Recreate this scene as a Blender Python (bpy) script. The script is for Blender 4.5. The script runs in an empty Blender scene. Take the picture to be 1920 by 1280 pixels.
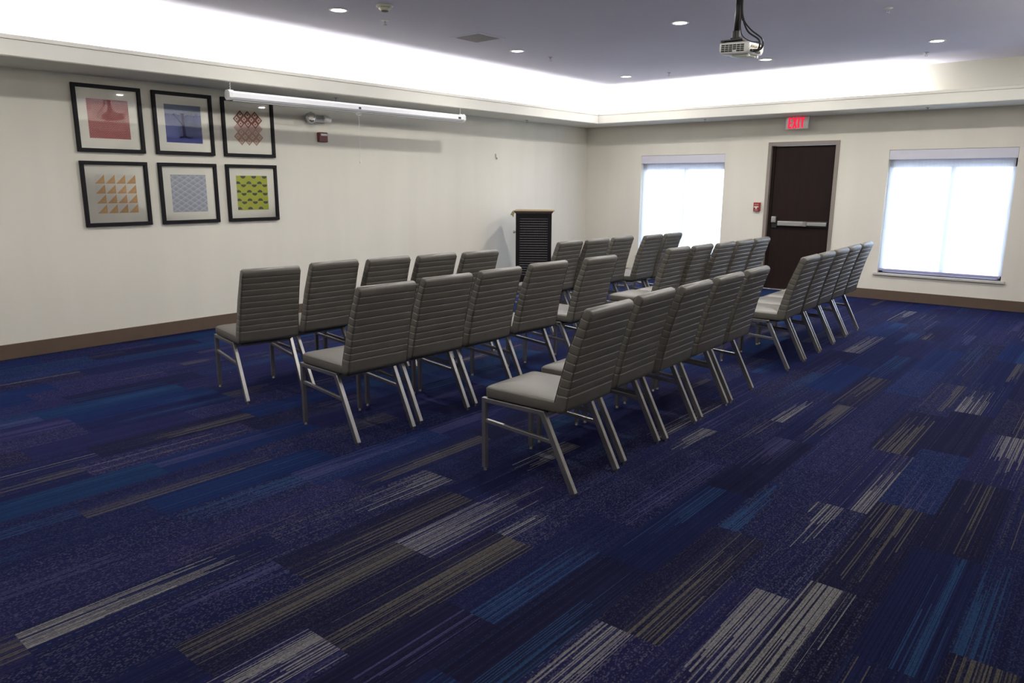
import bpy, bmesh, math, random
from mathutils import Vector, Matrix
random.seed(7)
S = bpy.context.scene
COL = S.collection
PI = math.pi

# ------------------------------------------------------------------ materials
def nodes_of(name):
    m = bpy.data.materials.new(name); m.use_nodes = True
    nt = m.node_tree; nt.nodes.clear()
    out = nt.nodes.new('ShaderNodeOutputMaterial')
    return m, nt, out
def setin(n, **kw):
    for k, v in kw.items(): n.inputs[k.replace('_', ' ')].default_value = v
def mat(name, col, rough=.5, metal=0, spec=.5, var=.06, scale=8, bump=0, bscale=200, coat=0, stretch=(1, 1, 1)):
    m, nt, out = nodes_of(name)
    L = nt.links.new
    p = nt.nodes.new('ShaderNodeBsdfPrincipled')
    setin(p, Roughness=rough, Metallic=metal, Specular_IOR_Level=spec, Coat_Weight=coat)
    tc = nt.nodes.new('ShaderNodeTexCoord'); mp = nt.nodes.new('ShaderNodeMapping'); mp.inputs['Scale'].default_value = stretch
    L(tc.outputs['Object'], mp.inputs['Vector'])
    nz = nt.nodes.new('ShaderNodeTexNoise'); setin(nz, Scale=scale, Detail=4.0)
    L(mp.outputs[0], nz.inputs['Vector'])
    mr = nt.nodes.new('ShaderNodeMapRange'); setin(mr, From_Min=.3, From_Max=.7, To_Min=1 - var, To_Max=1 + var)
    L(nz.outputs['Fac'], mr.inputs['Value'])
    mx = nt.nodes.new('ShaderNodeVectorMath'); mx.operation = 'SCALE'; mx.inputs[0].default_value = col[:3]
    L(mr.outputs[0], mx.inputs['Scale']); L(mx.outputs[0], p.inputs['Base Color'])
    if bump:
        nb = nt.nodes.new('ShaderNodeTexNoise'); setin(nb, Scale=bscale, Detail=3.0); L(mp.outputs[0], nb.inputs['Vector'])
        b = nt.nodes.new('ShaderNodeBump'); setin(b, Strength=bump, Distance=.002); L(nb.outputs['Fac'], b.inputs['Height']); L(b.outputs[0], p.inputs['Normal'])
    L(p.outputs[0], out.inputs[0])
    return m
def emis(name, col, st):
    m, nt, out = nodes_of(name)
    e = nt.nodes.new('ShaderNodeEmission'); e.inputs[0].default_value = (*col, 1); e.inputs[1].default_value = st
    nt.links.new(e.outputs[0], out.inputs[0]); return m

M = {}
M['wall'] = mat('wall_vinyl', (.70, .675, .60), .75, spec=.15, var=.03, scale=3, bump=.15, bscale=160, stretch=(1, 1, .12))
M['paint'] = mat('soffit_paint', (.69, .68, .61), .7, spec=.2, var=.02, scale=2)
M['ceil'] = mat('ceiling_paint', (.66, .645, .775), .85, spec=.1, var=.03, scale=.8, bump=.1, bscale=90)
M['base'] = mat('baseboard_rubber', (.115, .082, .060), .45, spec=.3, var=.06, scale=5)
M['vinyl'] = mat('chair_vinyl', (.109, .101, .085), .42, spec=.45, var=.05, scale=14, bump=.25, bscale=350)
M['pipe'] = mat('chair_piping', (.055, .048, .042), .5, var=.05)
M['steel'] = mat('chair_steel', (.31, .30, .29), .36, metal=.85, var=.05, scale=20)
M['glide'] = mat('glide_metal', (.5, .48, .45), .25, metal=1, var=.03)
M['under'] = mat('seat_underside', (.03, .03, .03), .8)
M['door'] = mat('door_brown', (.019, .011, .010), .5, spec=.12, var=.1, scale=3, stretch=(6, 6, .6))
M['frame'] = mat('door_frame_taupe', (.25, .215, .19), .5, var=.03)
M['alum'] = mat('brushed_aluminium', (.55, .54, .52), .3, metal=.9, var=.05, scale=30, stretch=(1, 20, 20))
M['white'] = mat('white_plastic', (.72, .72, .70), .4, var=.02)
M['case'] = mat('screen_case_white', (.78, .78, .82), .35, var=.02)
M['offw'] = mat('aged_white_plastic', (.55, .54, .46), .5, var=.05)
M['grey'] = mat('grey_plastic', (.33, .33, .33), .5, var=.04)
M['dark'] = mat('black_metal', (.012, .012, .013), .45, var=.1)
M['slot'] = mat('vent_slot_dark', (.03, .03, .02), .7, var=.2)
M['red'] = mat('red_device', (.13, .018, .02), .35, var=.06)
M['redb'] = mat('red_pull_station', (.30, .02, .025), .35, var=.06)
M['vent'] = mat('vent_grille', (.40, .39, .43), .6, var=.05)
M['pframe'] = mat('black_picture_frame', (.008, .007, .010), .5, spec=.2, var=.1)
M['mat'] = mat('picture_mat_board', (.80, .79, .73), .8, spec=.1, var=.015)
M['lecb'] = mat('lectern_black', (.009, .008, .009), .55, spec=.15, var=.1)
M['lecm'] = mat('lectern_perforated_back', (.75, .72, .74), .6, var=.05)
M['lect'] = mat('lectern_top_maple', (.34, .26, .13), .4, var=.12, scale=6, stretch=(1, 12, 1))
M['lece'] = mat('lectern_edge', (.17, .13, .125), .5, var=.06)
M['sill'] = mat('window_sill', (.55, .53, .50), .4, var=.03)
M['winf'] = mat('window_frame_vinyl', (.80, .82, .90), .4, var=.02)
M['val'] = mat('shade_fascia', (.60, .60, .68), .5, var=.02)
M['hem'] = mat('shade_hem_bar', (.32, .31, .50), .5, var=.03)
M['ring'] = mat('downlight_trim', (.8, .8, .78), .4, var=.01)
M['lamp'] = emis('downlight_lamp', (1.0, .97, .93), 14)
M['exit'] = emis('exit_letters', (1.0, .015, .05), 1.0)
M['cream'] = mat('connector_cream', (.6, .5, .3), .5)
M['clear'] = mat('strobe_lens', (.75, .75, .75), .12, var=.02)
M['path'] = mat('outside_concrete', (.5, .52, .53), .9, var=.1, scale=1.5)

def glass_mat(name, ior, tint=(1, 1, 1)):
    m, nt, out = nodes_of(name); L = nt.links.new
    t = nt.nodes.new('ShaderNodeBsdfTransparent'); t.inputs[0].default_value = (*tint, 1)
    g = nt.nodes.new('ShaderNodeBsdfGlossy'); g.inputs['Roughness'].default_value = 0.015
    f = nt.nodes.new('ShaderNodeFresnel'); f.inputs[0].default_value = ior
    x = nt.nodes.new('ShaderNodeMixShader')
    L(f.outputs[0], x.inputs[0]); L(t.outputs[0], x.inputs[1]); L(g.outputs[0], x.inputs[2]); L(x.outputs[0], out.inputs[0])
    return m
M['glass'] = glass_mat('picture_glass', 1.45)
M['pane'] = glass_mat('window_glass', 1.3, (.95, .97, 1))

def shade_mat():
    m, nt, out = nodes_of('roller_shade_cloth'); L = nt.links.new
    t = nt.nodes.new('ShaderNodeBsdfTranslucent'); t.inputs[0].default_value = (.80, .84, .92, 1)
    d = nt.nodes.new('ShaderNodeBsdfDiffuse'); d.inputs[0].default_value = (.75, .77, .80, 1)
    tr = nt.nodes.new('ShaderNodeBsdfTransparent'); tr.inputs[0].default_value = (.94, .97, 1, 1)
    tc = nt.nodes.new('ShaderNodeTexCoord'); mp = nt.nodes.new('ShaderNodeMapping'); mp.inputs['Scale'].default_value = (40, 1, 1.5)
    nz = nt.nodes.new('ShaderNodeTexNoise'); setin(nz, Scale=1.0, Detail=2.0)
    mr = nt.nodes.new('ShaderNodeMapRange'); setin(mr, From_Min=.3, From_Max=.7, To_Min=.33, To_Max=.40)
    L(tc.outputs['Object'], mp.inputs[0]); L(mp.outputs[0], nz.inputs['Vector']); L(nz.outputs['Fac'], mr.inputs['Value'])
    a = nt.nodes.new('ShaderNodeMixShader'); a.inputs[0].default_value = .35
    L(t.outputs[0], a.inputs[1]); L(d.outputs[0], a.inputs[2])
    b = nt.nodes.new('ShaderNodeMixShader'); L(mr.outputs[0], b.inputs[0]); L(a.outputs[0], b.inputs[1]); L(tr.outputs[0], b.inputs[2])
    L(b.outputs[0], out.inputs[0]); return m
M['cloth'] = shade_mat()

def weave_mat():
    m, nt, out = nodes_of('print_red_weave'); L = nt.links.new
    p = nt.nodes.new('ShaderNodeBsdfPrincipled'); p.inputs['Roughness'].default_value = .7
    tc = nt.nodes.new('ShaderNodeTexCoord'); sx = nt.nodes.new('ShaderNodeSeparateXYZ'); cb = nt.nodes.new('ShaderNodeCombineXYZ')
    L(tc.outputs['Object'], sx.inputs[0]); L(sx.outputs['Y'], cb.inputs['X']); L(sx.outputs['Z'], cb.inputs['Y'])
    b = nt.nodes.new('ShaderNodeTexBrick'); L(cb.outputs[0], b.inputs['Vector'])
    b.offset = .5; b.inputs['Color1'].default_value = (.26, .025, .035, 1); b.inputs['Color2'].default_value = (.32, .05, .06, 1); b.inputs['Mortar'].default_value = (.48, .24, .23, 1)
    setin(b, Scale=1.0, Mortar_Size=.0022, Brick_Width=.021, Row_Height=.0105)
    nz = nt.nodes.new('ShaderNodeTexNoise'); setin(nz, Scale=30.0); L(cb.outputs[0], nz.inputs['Vector'])
    mx = nt.nodes.new('ShaderNodeMixRGB'); mx.blend_type = 'MIX'; mx.inputs[2].default_value = (.42, .18, .18, 1)
    mr = nt.nodes.new('ShaderNodeMapRange'); setin(mr, From_Min=.5, From_Max=.8, To_Min=0, To_Max=.6); L(nz.outputs['Fac'], mr.inputs['Value']); L(mr.outputs[0], mx.inputs[0])
    L(b.outputs['Color'], mx.inputs[1]); L(mx.outputs[0], p.inputs['Base Color']); L(p.outputs[0], out.inputs[0]); return m
def flat(name, col): return mat(name, col, .75, spec=.15, var=.04, scale=40)
M['weave'] = weave_mat()
P = {k: flat('print_' + k, c) for k, c in dict(sky=(.22, .26, .38), water=(.12, .145, .34), trunk=(.035, .04, .14), grass=(.085, .095, .29),
     maroon=(.20, .06, .05), rose=(.55, .38, .36), pale=(.60, .50, .43), tan=(.42, .27, .22), orange=(.60, .37, .19), orange2=(.64, .43, .20), ash=(.55, .57, .62),
     bluegrey=(.36, .39, .47), white=(.70, .71, .74), lime=(.44, .48, .07), lime2=(.52, .54, .17), charcoal=(.09, .105, .10)).items()}

# ------------------------------------------------------------------ carpet
def carpet_mat():
    m, nt, out = nodes_of('carpet_planks'); L = nt.links.new; N = nt.nodes.new
    def attr(n):
        a = N('ShaderNodeAttribute'); a.attribute_name = n; return a
    def math_(op, a, b=None, c=None):
        n = N('ShaderNodeMath'); n.operation = op
        for i, v in enumerate((a, b, c)):
            if v is None: continue
            if isinstance(v, (int, float)): n.inputs[i].default_value = v
            else: L(v, n.inputs[i])
        return n.outputs[0]
    def mixc(f, a, b):
        n = N('ShaderNodeMixRGB'); L(f, n.inputs[0])
        for i, v in ((1, a), (2, b)):
            if isinstance(v, tuple): n.inputs[i].default_value = v
            else: L(v, n.inputs[i])
        return n.outputs[0]
    uv = N('ShaderNodeUVMap'); uv.uv_map = 'plank'; suv = N('ShaderNodeSeparateXYZ'); L(uv.outputs[0], suv.inputs[0])
    u, v = suv.outputs[0], suv.outputs[1]
    base, streak, prm, prm2 = attr('tone'), attr('streak'), attr('prm'), attr('prm2')
    sp = N('ShaderNodeSeparateXYZ'); L(prm.outputs['Vector'], sp.inputs[0])       # centre, halfwidth, density
    sp2 = N('ShaderNodeSeparateXYZ'); L(prm2.outputs['Vector'], sp2.inputs[0])    # length, speckle, id
    pid = sp2.outputs[2]
    geo = N('ShaderNodeTexCoord'); sg = N('ShaderNodeSeparateXYZ'); L(geo.outputs['Object'], sg.inputs[0])
    x, y = sg.outputs[0], sg.outputs[1]
    def wn(*comp):
        c = N('ShaderNodeCombineXYZ')
        for i, k in enumerate(comp):
            if isinstance(k, (int, float)): c.inputs[i].default_value = k
            else: L(k, c.inputs[i])
        w = N('ShaderNodeTexWhiteNoise'); w.noise_dimensions = '3D'; L(c.outputs[0], w.inputs['Vector']); return w.outputs['Value']
    fine = math_('FLOOR', math_('DIVIDE', x, .0045)); mid = math_('FLOOR', math_('DIVIDE', x, .011))
    r1 = wn(fine, pid, 1.0); r2 = wn(mid, pid, 2.0); r3 = wn(fine, pid, 3.0)
    rows = math_('FLOOR', math_('DIVIDE', y, .007)); r4 = wn(fine, rows, 4.0)
    rowl = math_('FLOOR', math_('DIVIDE', y, .05)); r5 = wn(fine, rowl, 5.0)
    d = math_('DIVIDE', math_('ABSOLUTE', math_('SUBTRACT', u, sp.outputs[0])), sp.outputs[1])
    fall = math_('MAXIMUM', math_('SUBTRACT', 1.0, math_('MULTIPLY', d, d)), 0.0)
    dens = math_('MULTIPLY', fall, sp.outputs[2])
    onm = math_('LESS_THAN', r2, dens)
    ln = math_('MULTIPLY', math_('ADD', .25, math_('MULTIPLY', r3, .9)), sp2.outputs[0])
    ln2 = math_('MULTIPLY', math_('ADD', .25, math_('MULTIPLY', wn(mid, pid, 7.0), .9)), sp2.outputs[0])
    a1 = math_('MULTIPLY', onm, math_('LESS_THAN', v, ln2))
    wd = math_('ADD', .25, math_('MULTIPLY', wn(mid, pid, 13.0), .55))
    a1 = math_('MULTIPLY', a1, math_('LESS_THAN', math_('FRACT', math_('DIVIDE', x, .011)), wd))
    on2 = math_('MULTIPLY', math_('LESS_THAN', r1, math_('MULTIPLY', dens, .45)), math_('LESS_THAN', v, ln))
    st = math_('MAXIMUM', a1, on2)
    st = math_('MULTIPLY', st, math_('ADD', .55, math_('MULTIPLY', r4, .45)))
    # long faint pin lines over every plank
    pin = math_('MULTIPLY', math_('LESS_THAN', r3, .16), math_('GREATER_THAN', r4, .45))
    pin = math_('MULTIPLY', pin, math_('ADD', .10, math_('MULTIPLY', wn(mid, pid, 9.0), .25)))
    tonev = math_('ADD', .72, math_('MULTIPLY', wn(fine, pid, 11.0), .56))
    spk = math_('MULTIPLY', math_('GREATER_THAN', r4, .80), sp2.outputs[1])
    sx_ = N('ShaderNodeVectorMath'); sx_.operation = 'SCALE'; L(base.outputs['Color'], sx_.inputs[0]); L(tonev, sx_.inputs['Scale'])
    c = mixc(pin, sx_.outputs[0], streak.outputs['Color'])
    c = mixc(spk, c, (.055, .052, .082, 1))
    c = mixc(st, c, streak.outputs['Color'])
    p = N('ShaderNodeBsdfPrincipled'); setin(p, Roughness=.95, Specular_IOR_Level=.03, Sheen_Weight=.08, Sheen_Roughness=.4)
    p.inputs['Sheen Tint'].default_value = (.08, .15, 1, 1)  # blue daylight on the far carpet is painted into the sheen
    L(c, p.inputs['Base Color'])
    b = N('ShaderNodeBump'); setin(b, Strength=.35, Distance=.003); L(r4, b.inputs['Height']); L(b.outputs[0], p.inputs['Normal'])
    L(p.outputs[0], out.inputs[0]); return m
M['carpet'] = carpet_mat()

# ------------------------------------------------------------------ object helpers
def link(name, me, m=None, parent=None, mats=None, smooth=False):
    o = bpy.data.objects.new(name, me); COL.objects.link(o)
    for k in (mats or ([m] if m else [])): me.materials.append(k)
    if parent is not None: o.parent = parent
    if smooth:
        for f in me.polygons: f.use_smooth = True
    return o
def from_bm(bm, name='m'):
    bmesh.ops.recalc_face_normals(bm, faces=bm.faces[:])
    me = bpy.data.meshes.new(name); bm.to_mesh(me); bm.free(); return me
def box(bm, lo, hi, bev=0, seg=2, rot=None, piv=None, mi=0):
    lo = Vector(lo); hi = Vector(hi); c = (lo + hi) / 2; s = hi - lo
    t = bmesh.new(); bmesh.ops.create_cube(t, size=1); bmesh.ops.scale(t, vec=s, verts=t.verts)
    if bev: bmesh.ops.bevel(t, geom=t.edges[:], offset=bev, segments=seg, affect='EDGES', profile=.5)
    if rot is not None: bmesh.ops.rotate(t, cent=(0, 0, 0), matrix=rot, verts=t.verts)
    bmesh.ops.translate(t, vec=c, verts=t.verts)
    for f in t.faces: f.material_index = mi
    me = bpy.data.meshes.new('t'); t.to_mesh(me); t.free(); bm.from_mesh(me); bpy.data.meshes.remove(me)
def frame_mat(a, b, up=(0, 0, 1)):
    d = (Vector(b) - Vector(a)).normalized(); u = Vector(up)
    if abs(d.dot(u)) > .99: u = Vector((1, 0, 0))
    s = d.cross(u).normalized(); u2 = s.cross(d)
    return Matrix((s, u2, d)).transposed()
def bar(bm, a, b, w, h, bev=.003, up=(0, 0, 1), seg=2):
    """rectangular tube from a to b: w across, h along the up side"""
    L = (Vector(b) - Vector(a)).length; R = frame_mat(a, b, up); c = (Vector(a) + Vector(b)) / 2
    box(bm, c - Vector((w / 2, h / 2, L / 2)), c + Vector((w / 2, h / 2, L / 2)), bev, seg, rot=R)
def cyl(bm, a, b, r, r2=None, n=20, caps=True):
    r2 = r if r2 is None else r2; R = frame_mat(a, b); a = Vector(a); b = Vector(b); va = []; vb = []
    for i in range(n):
        t = 2 * PI * i / n; p = R @ Vector((math.cos(t), math.sin(t), 0)); va.append(bm.verts.new(a + p * r)); vb.append(bm.verts.new(b + p * r2))
    for i in range(n): bm.faces.new((va[i], va[(i + 1) % n], vb[(i + 1) % n], vb[i]))
    if caps: bm.faces.new(va[::-1]); bm.faces.new(vb)
def tube(bm, pts, r, n=8, closed=False):
    pts = [Vector(p) for p in pts]; rings = []; N = len(pts); up = Vector((.13, .27, .95)).normalized()
    for i, p in enumerate(pts):
        if closed: d = pts[(i + 1) % N] - pts[i - 1]
        else: d = pts[min(i + 1, N - 1)] - pts[max(i - 1, 0)]
        d.normalize(); s = d.cross(up)
        if s.length < .05: s = d.cross(Vector((1, 0, 0)))
        s.normalize(); u = s.cross(d)
        rings.append([bm.verts.new(p + (s * math.cos(2 * PI * k / n) + u * math.sin(2 * PI * k / n)) * r) for k in range(n)])
    for i in range(N if closed else N - 1):
        A, B = rings[i], rings[(i + 1) % N]
        for k in range(n): bm.faces.new((A[k], A[(k + 1) % n], B[(k + 1) % n], B[k]))
    if not closed: bm.faces.new(rings[0][::-1]); bm.faces.new(rings[-1])
def lathe(bm, prof, c, n=28, axis='z'):
    rings = []; c = Vector(c)
    for r, h in prof:
        ring = []
        for k in range(n):
            t = 2 * PI * k / n; v = (r * math.cos(t), r * math.sin(t), h)
            if axis == 'x': v = (h, v[0], v[1])
            if axis == 'y': v = (v[0], h, v[1])
            ring.append(bm.verts.new(c + Vector(v)))
        rings.append(ring)
    for A, B in zip(rings, rings[1:]):
        for k in range(n): bm.faces.new((A[k], A[(k + 1) % n], B[(k + 1) % n], B[k]))
    bm.faces.new(rings[0][::-1]); bm.faces.new(rings[-1])
def smooth_pts(ctrl, n=10):
    out = []; c = [Vector(p) for p in ctrl]; c = [c[0]] + c + [c[-1]]
    for i in range(1, len(c) - 2):
        for k in range(n):
            t = k / n; p0, p1, p2, p3 = c[i - 1:i + 3]
            out.append(.5 * ((2 * p1) + (p2 - p0) * t + (2 * p0 - 5 * p1 + 4 * p2 - p3) * t * t + (3 * p1 - p0 - 3 * p2 + p3) * t ** 3))
    out.append(c[-1]); return out
def part(name, fn, m, parent=None, smooth=False, mats=None):
    bm = bmesh.new(); fn(bm); return link(name, from_bm(bm, name), m, parent, mats, smooth)
def tag(o, label, cat, group=None):
    o['label'] = label; o['category'] = cat
    if group: o['group'] = group
    return o
def struct(o, label=None):
    o['kind'] = 'structure'
    if label: o['label'] = label
    return o
def empty(name, loc, rz=0):
    o = bpy.data.objects.new(name, None); COL.objects.link(o); o.location = loc; o.rotation_euler = (0, 0, rz); o.empty_display_size = .1; return o

# ------------------------------------------------------------------ camera (fitted to the photograph)
yaw, pitch, roll = 0.6949, -0.2109, 0.0041
cam = bpy.data.cameras.new('camera'); co = bpy.data.objects.new('camera', cam); COL.objects.link(co)
fw = Vector((-math.sin(yaw) * math.cos(pitch), math.cos(yaw) * math.cos(pitch), math.sin(pitch)))
rt = Vector((math.cos(yaw), math.sin(yaw), 0)); up = rt.cross(fw)
r2 = rt * math.cos(roll) + up * math.sin(roll); u2 = -rt * math.sin(roll) + up * math.cos(roll)
Rm = Matrix((r2, u2, -fw)).transposed().to_4x4()
co.matrix_world = Matrix.Translation((7.6102, -11.1732, 1.5644)) @ Rm
cam.sensor_fit = 'HORIZONTAL'; cam.sensor_width = 36; cam.lens = 1379.82 / 1920 * 36; cam.clip_start = .05; cam.clip_end = 200
S.camera = co

# ------------------------------------------------------------------ room shell
X1, Y1 = 8.0, -13.2          # right wall, wall behind the camera
H0, HC = 2.5275, 3.05        # underside of the soffit, ceiling
WT = 1.95
# floor: one mesh, one face per carpet plank
PW_, PL_ = .2572, 1.0
spec = {0: .51, 1: .31, 2: .71, 3: .48, -1: .10, -2: .68, -3: .37, -4: .82, -5: .18, -7: .51}
NAVY = (.0082, .0100, .034); INK = (.0085, .0085, .023); ROYAL = (.007, .014, .050); VIOL = (.011, .011, .040); STEEL = (.007, .019, .052)
S_TAN = (.080, .073, .055); S_CREAM = (.17, .165, .155); S_BLUE = (.018, .044, .100); S_LAV = (.045, .043, .10)
# planks that can be recognised in the photograph: (x, y inside the plank) -> tone, streak, centre, halfwidth, density, length, speckle, from the far end?
KNOWN = [((6.70, -8.9), VIOL, S_CREAM, .72, .42, .95, .95, .35, 1), ((6.95, -9.1), INK, S_CREAM, .30, .40, 1.0, 1.1, .35, 1),
         ((6.95, -8.2), NAVY, S_LAV, .2, .2, .1, .3, .25, 1), ((7.2, -8.7), INK, S_TAN, .6, .4, .3, .8, .55, 1),
         ((6.68, -8.1), NAVY, S_CREAM, .3, .4, .5, .5, .7, 1), ((6.42, -8.5), INK, S_TAN, .7, .4, .6, 1.1, .3, 0),
         ((6.93, -8.0), INK, S_TAN, .4, .45, .65, .75, .15, 1), ((7.2, -7.9), NAVY, S_BLUE, .72, .30, .80, 1.1, .05, 0),
         ((7.2, -6.4), VIOL, S_CREAM, .6, .42, .8, .7, .3, 1), ((7.45, -8.9), INK, S_TAN, .5, .5, .7, .8, .3, 1),
         ((6.42, -9.4), VIOL, S_CREAM, .3, .35, .75, .9, .75, 1), ((6.16, -9.1), INK, S_BLUE, .85, .35, .8, .9, .02, 0),
         ((6.16, -9.8), NAVY, S_BLUE, .5, .5, .25, .9, .02, 1), ((5.9, -9.2), NAVY, S_BLUE, .8, .35, .8, .8, .25, 0),
         ((5.9, -9.9), INK, S_LAV, .5, .3, .1, .5, .02, 1), ((5.64, -9.6), INK, S_TAN, .6, .5, .85, 1.1, .2, 1),
         ((5.64, -8.8), NAVY, S_CREAM, .3, .3, .45, .35, .8, 0), ((5.38, -8.4), VIOL, S_CREAM, .45, .5, .85, .8, .55, 0),
         ((5.38, -9.4), INK, S_TAN, .35, .4, .75, 1.2, .25, 1), ((5.12, -9.2), INK, S_TAN, .6, .4, .4, .9, .2, 1),
         ((4.87, -8.9), NAVY, S_CREAM, .5, .5, .5, .55, .7, 1), ((5.9, -10.6), VIOL, S_CREAM, .5, .5, .8, .8, .5, 1),
         ((5.64, -10.5), VIOL, S_CREAM, .5, .5, .85, .5, .4, 1), ((6.7, -6.0), INK, S_TAN, .5, .5, .6, .7, .1, 0), ((6.2, -4.9), INK, S_TAN, .5, .45, .7, .9, .1, 1)]
fb = bmesh.new(); uvl = fb.loops.layers.uv.new('plank')
lt = fb.loops.layers.float_color.new('tone'); ls = fb.loops.layers.float_color.new('streak')
lp = fb.loops.layers.float_color.new('prm'); lq = fb.loops.layers.float_color.new('prm2')
rnd = random.Random(21)
kmin = math.floor((0 - 6.55) / PW_); kmax = math.ceil((X1 - 6.55) / PW_)
for k in range(kmin, kmax):
    xa = max(0, 6.55 + k * PW_); xb = min(X1, 6.55 + (k + 1) * PW_)
    if xb - xa < 1e-4: continue
    ph = spec.get(k, rnd.random()); j = -16
    while True:
        ya = j - ph + 1; yb = ya + 1; j += 1
        if ya >= 0: break
        if yb <= Y1: continue
        y0, y1 = max(ya, Y1), min(yb, 0)
        q = rnd.random(); leftish = (xa + xb) / 2 < 4.2
        tone = rnd.choice([NAVY, NAVY, INK, VIOL, ROYAL] + ([ROYAL, STEEL] if leftish else [INK, NAVY]))
        stc = rnd.choice([S_TAN, S_TAN, S_CREAM, S_BLUE, S_LAV] if not leftish else [S_TAN, S_TAN, S_BLUE, S_BLUE, S_LAV, S_CREAM])
        if tone in (ROYAL, STEEL): stc = rnd.choice([S_BLUE, S_LAV])
        dn = rnd.choice([.05, .15, .4, .6, .8]) * (.7 if leftish else 1)
        prm = (rnd.uniform(.15, .85), rnd.uniform(.2, .45), dn); l_ = rnd.uniform(.4, 1.1); spk = rnd.choice([0.02, .05, .3, .6]); far = rnd.random() < .5
        for (pt, t_, s_, c_, w_, d_, le, sk, fa) in KNOWN:
            if xa <= pt[0] < xb and ya <= pt[1] < yb: tone, stc, prm, l_, spk, far = t_, s_, (c_, w_ * .95, d_ * .85), le * (1.15 if s_ is S_TAN else 1), sk * .8, fa
        pid = rnd.random() * 50
        vs = [fb.verts.new(p) for p in ((xa, y0, 0), (xb, y0, 0), (xb, y1, 0), (xa, y1, 0))]
        f = fb.faces.new(vs)
        for lo in f.loops:
            X, Y = lo.vert.co.x, lo.vert.co.y; vv = (Y - ya)
            lo[uvl].uv = ((X - (6.55 + k * PW_)) / PW_, 1 - vv if far else vv)
            lo[lt] = (*tone, 1); lo[ls] = (*stc, 1); lo[lp] = (*prm, 1); lo[lq] = (l_, spk, pid, 1)
me = bpy.data.meshes.new('floor'); fb.to_mesh(me); fb.free()
floor = struct(link('floor', me, M['carpet']), 'navy plank carpet with tan, cream and blue streaks')

struct(part('wall_left', lambda b: box(b, (-.12, Y1, 0), (0, 0, HC + .1)), M['wall']))
struct(part('wall_right', lambda b: box(b, (X1, Y1, 0), (X1 + .12, 0, HC + .1)), M['wall']))
struct(part('wall_front', lambda b: box(b, (-.12, Y1 - .12, 0), (X1 + .12, Y1, HC + .1)), M['wall']))
W = [dict(l=1.118, r=2.597), dict(l=4.944, r=6.410)]; WB, WTp = .375, 2.034
DL, DR, DT = 3.2735 + .05, 4.2921 - .05, 2.184 - .055      # clear opening inside the frame face
T = .16
def back_wall(b):
    z1 = HC + .1
    xs = [-.12, W[0]['l'], W[0]['r'], DL - .03, DR + .03, W[1]['l'], W[1]['r'], X1 + .12]
    box(b, (xs[0], 0, 0), (xs[1], T, z1)); box(b, (xs[2], 0, 0), (xs[3], T, z1)); box(b, (xs[4], 0, 0), (xs[5], T, z1)); box(b, (xs[6], 0, 0), (xs[7], T, z1))
    for w in W: box(b, (w['l'], 0, 0), (w['r'], T, WB)); box(b, (w['l'], 0, WTp), (w['r'], T, z1))
    box(b, (DL - .03, 0, DT + .03), (DR + .03, T, z1))
struct(part('wall_back', back_wall, M['wall']))
# ceiling with the upper walls of the light cove
A = .35
def ceiling(b):
    box(b, (A, Y1 + A, HC), (X1 - A, -A, HC + .1))
struct(part('ceiling', ceiling, M['ceil']), 'flat grey-white painted ceiling inside the lit cove')
def ring(b, prof, x0, y0, x1, y1):
    """prof: (inset, z) polygon swept round the rectangle"""
    R = []
    for a, z in prof: R.append([b.verts.new(p) for p in ((x0 + a, y0 + a, z), (x1 - a, y0 + a, z), (x1 - a, y1 - a, z), (x0 + a, y1 - a, z))])
    n = len(prof)
    for i in range(n):
        P_, Q_ = R[i], R[(i + 1) % n]
        for k in range(4): b.faces.new((P_[k], P_[(k + 1) % 4], Q_[(k + 1) % 4], Q_[k]))
SX, ZL, ZT = .672, 2.657, 2.6935
o = part('trim_1', lambda b: ring(b, [(.001, H0), (SX - .008, H0), (SX, H0 + .008), (SX, ZL - .002), (SX - .006, ZL), (SX - .05, ZL), (SX - .05, 2.585), (A, 2.585), (A, HC + .05), (A - .02, HC + .05), (A - .02, 2.60), (.001, 2.60)], 0, Y1, X1, 0), M['paint'])
struct(o, 'cream boxed soffit running round the room below the lit cove')
o = part('trim_2', lambda b: ring(b, [(SX - .002, ZL + .001), (SX + .004, ZL + .003), (SX + .004, ZT - .002), (SX, ZT), (SX - .05, ZT), (SX - .05, ZL + .001)], 0, Y1, X1, 0), M['paint'])
struct(o, 'thin cap strip along the top edge of the soffit')
BBH = .137
def bb(b, lo, hi, ax):
    box(b, lo, hi, .003)
struct(part('baseboard_left', lambda b: box(b, (0, Y1, 0), (.013, -.013, BBH), .004), M['base']))
struct(part('baseboard_right', lambda b: box(b, (X1 - .013, Y1, 0), (X1, -.013, BBH), .004), M['base']))
struct(part('baseboard_front', lambda b: box(b, (.013, Y1, 0), (X1 - .013, Y1 + .013, BBH), .004), M['base']))
def bback(b):
    box(b, (0, -.013, 0), (3.2735, 0, BBH), .004); box(b, (4.2921, -.013, 0), (X1, 0, BBH), .004)
struct(part('baseboard_back', bback, M['base']))

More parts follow.
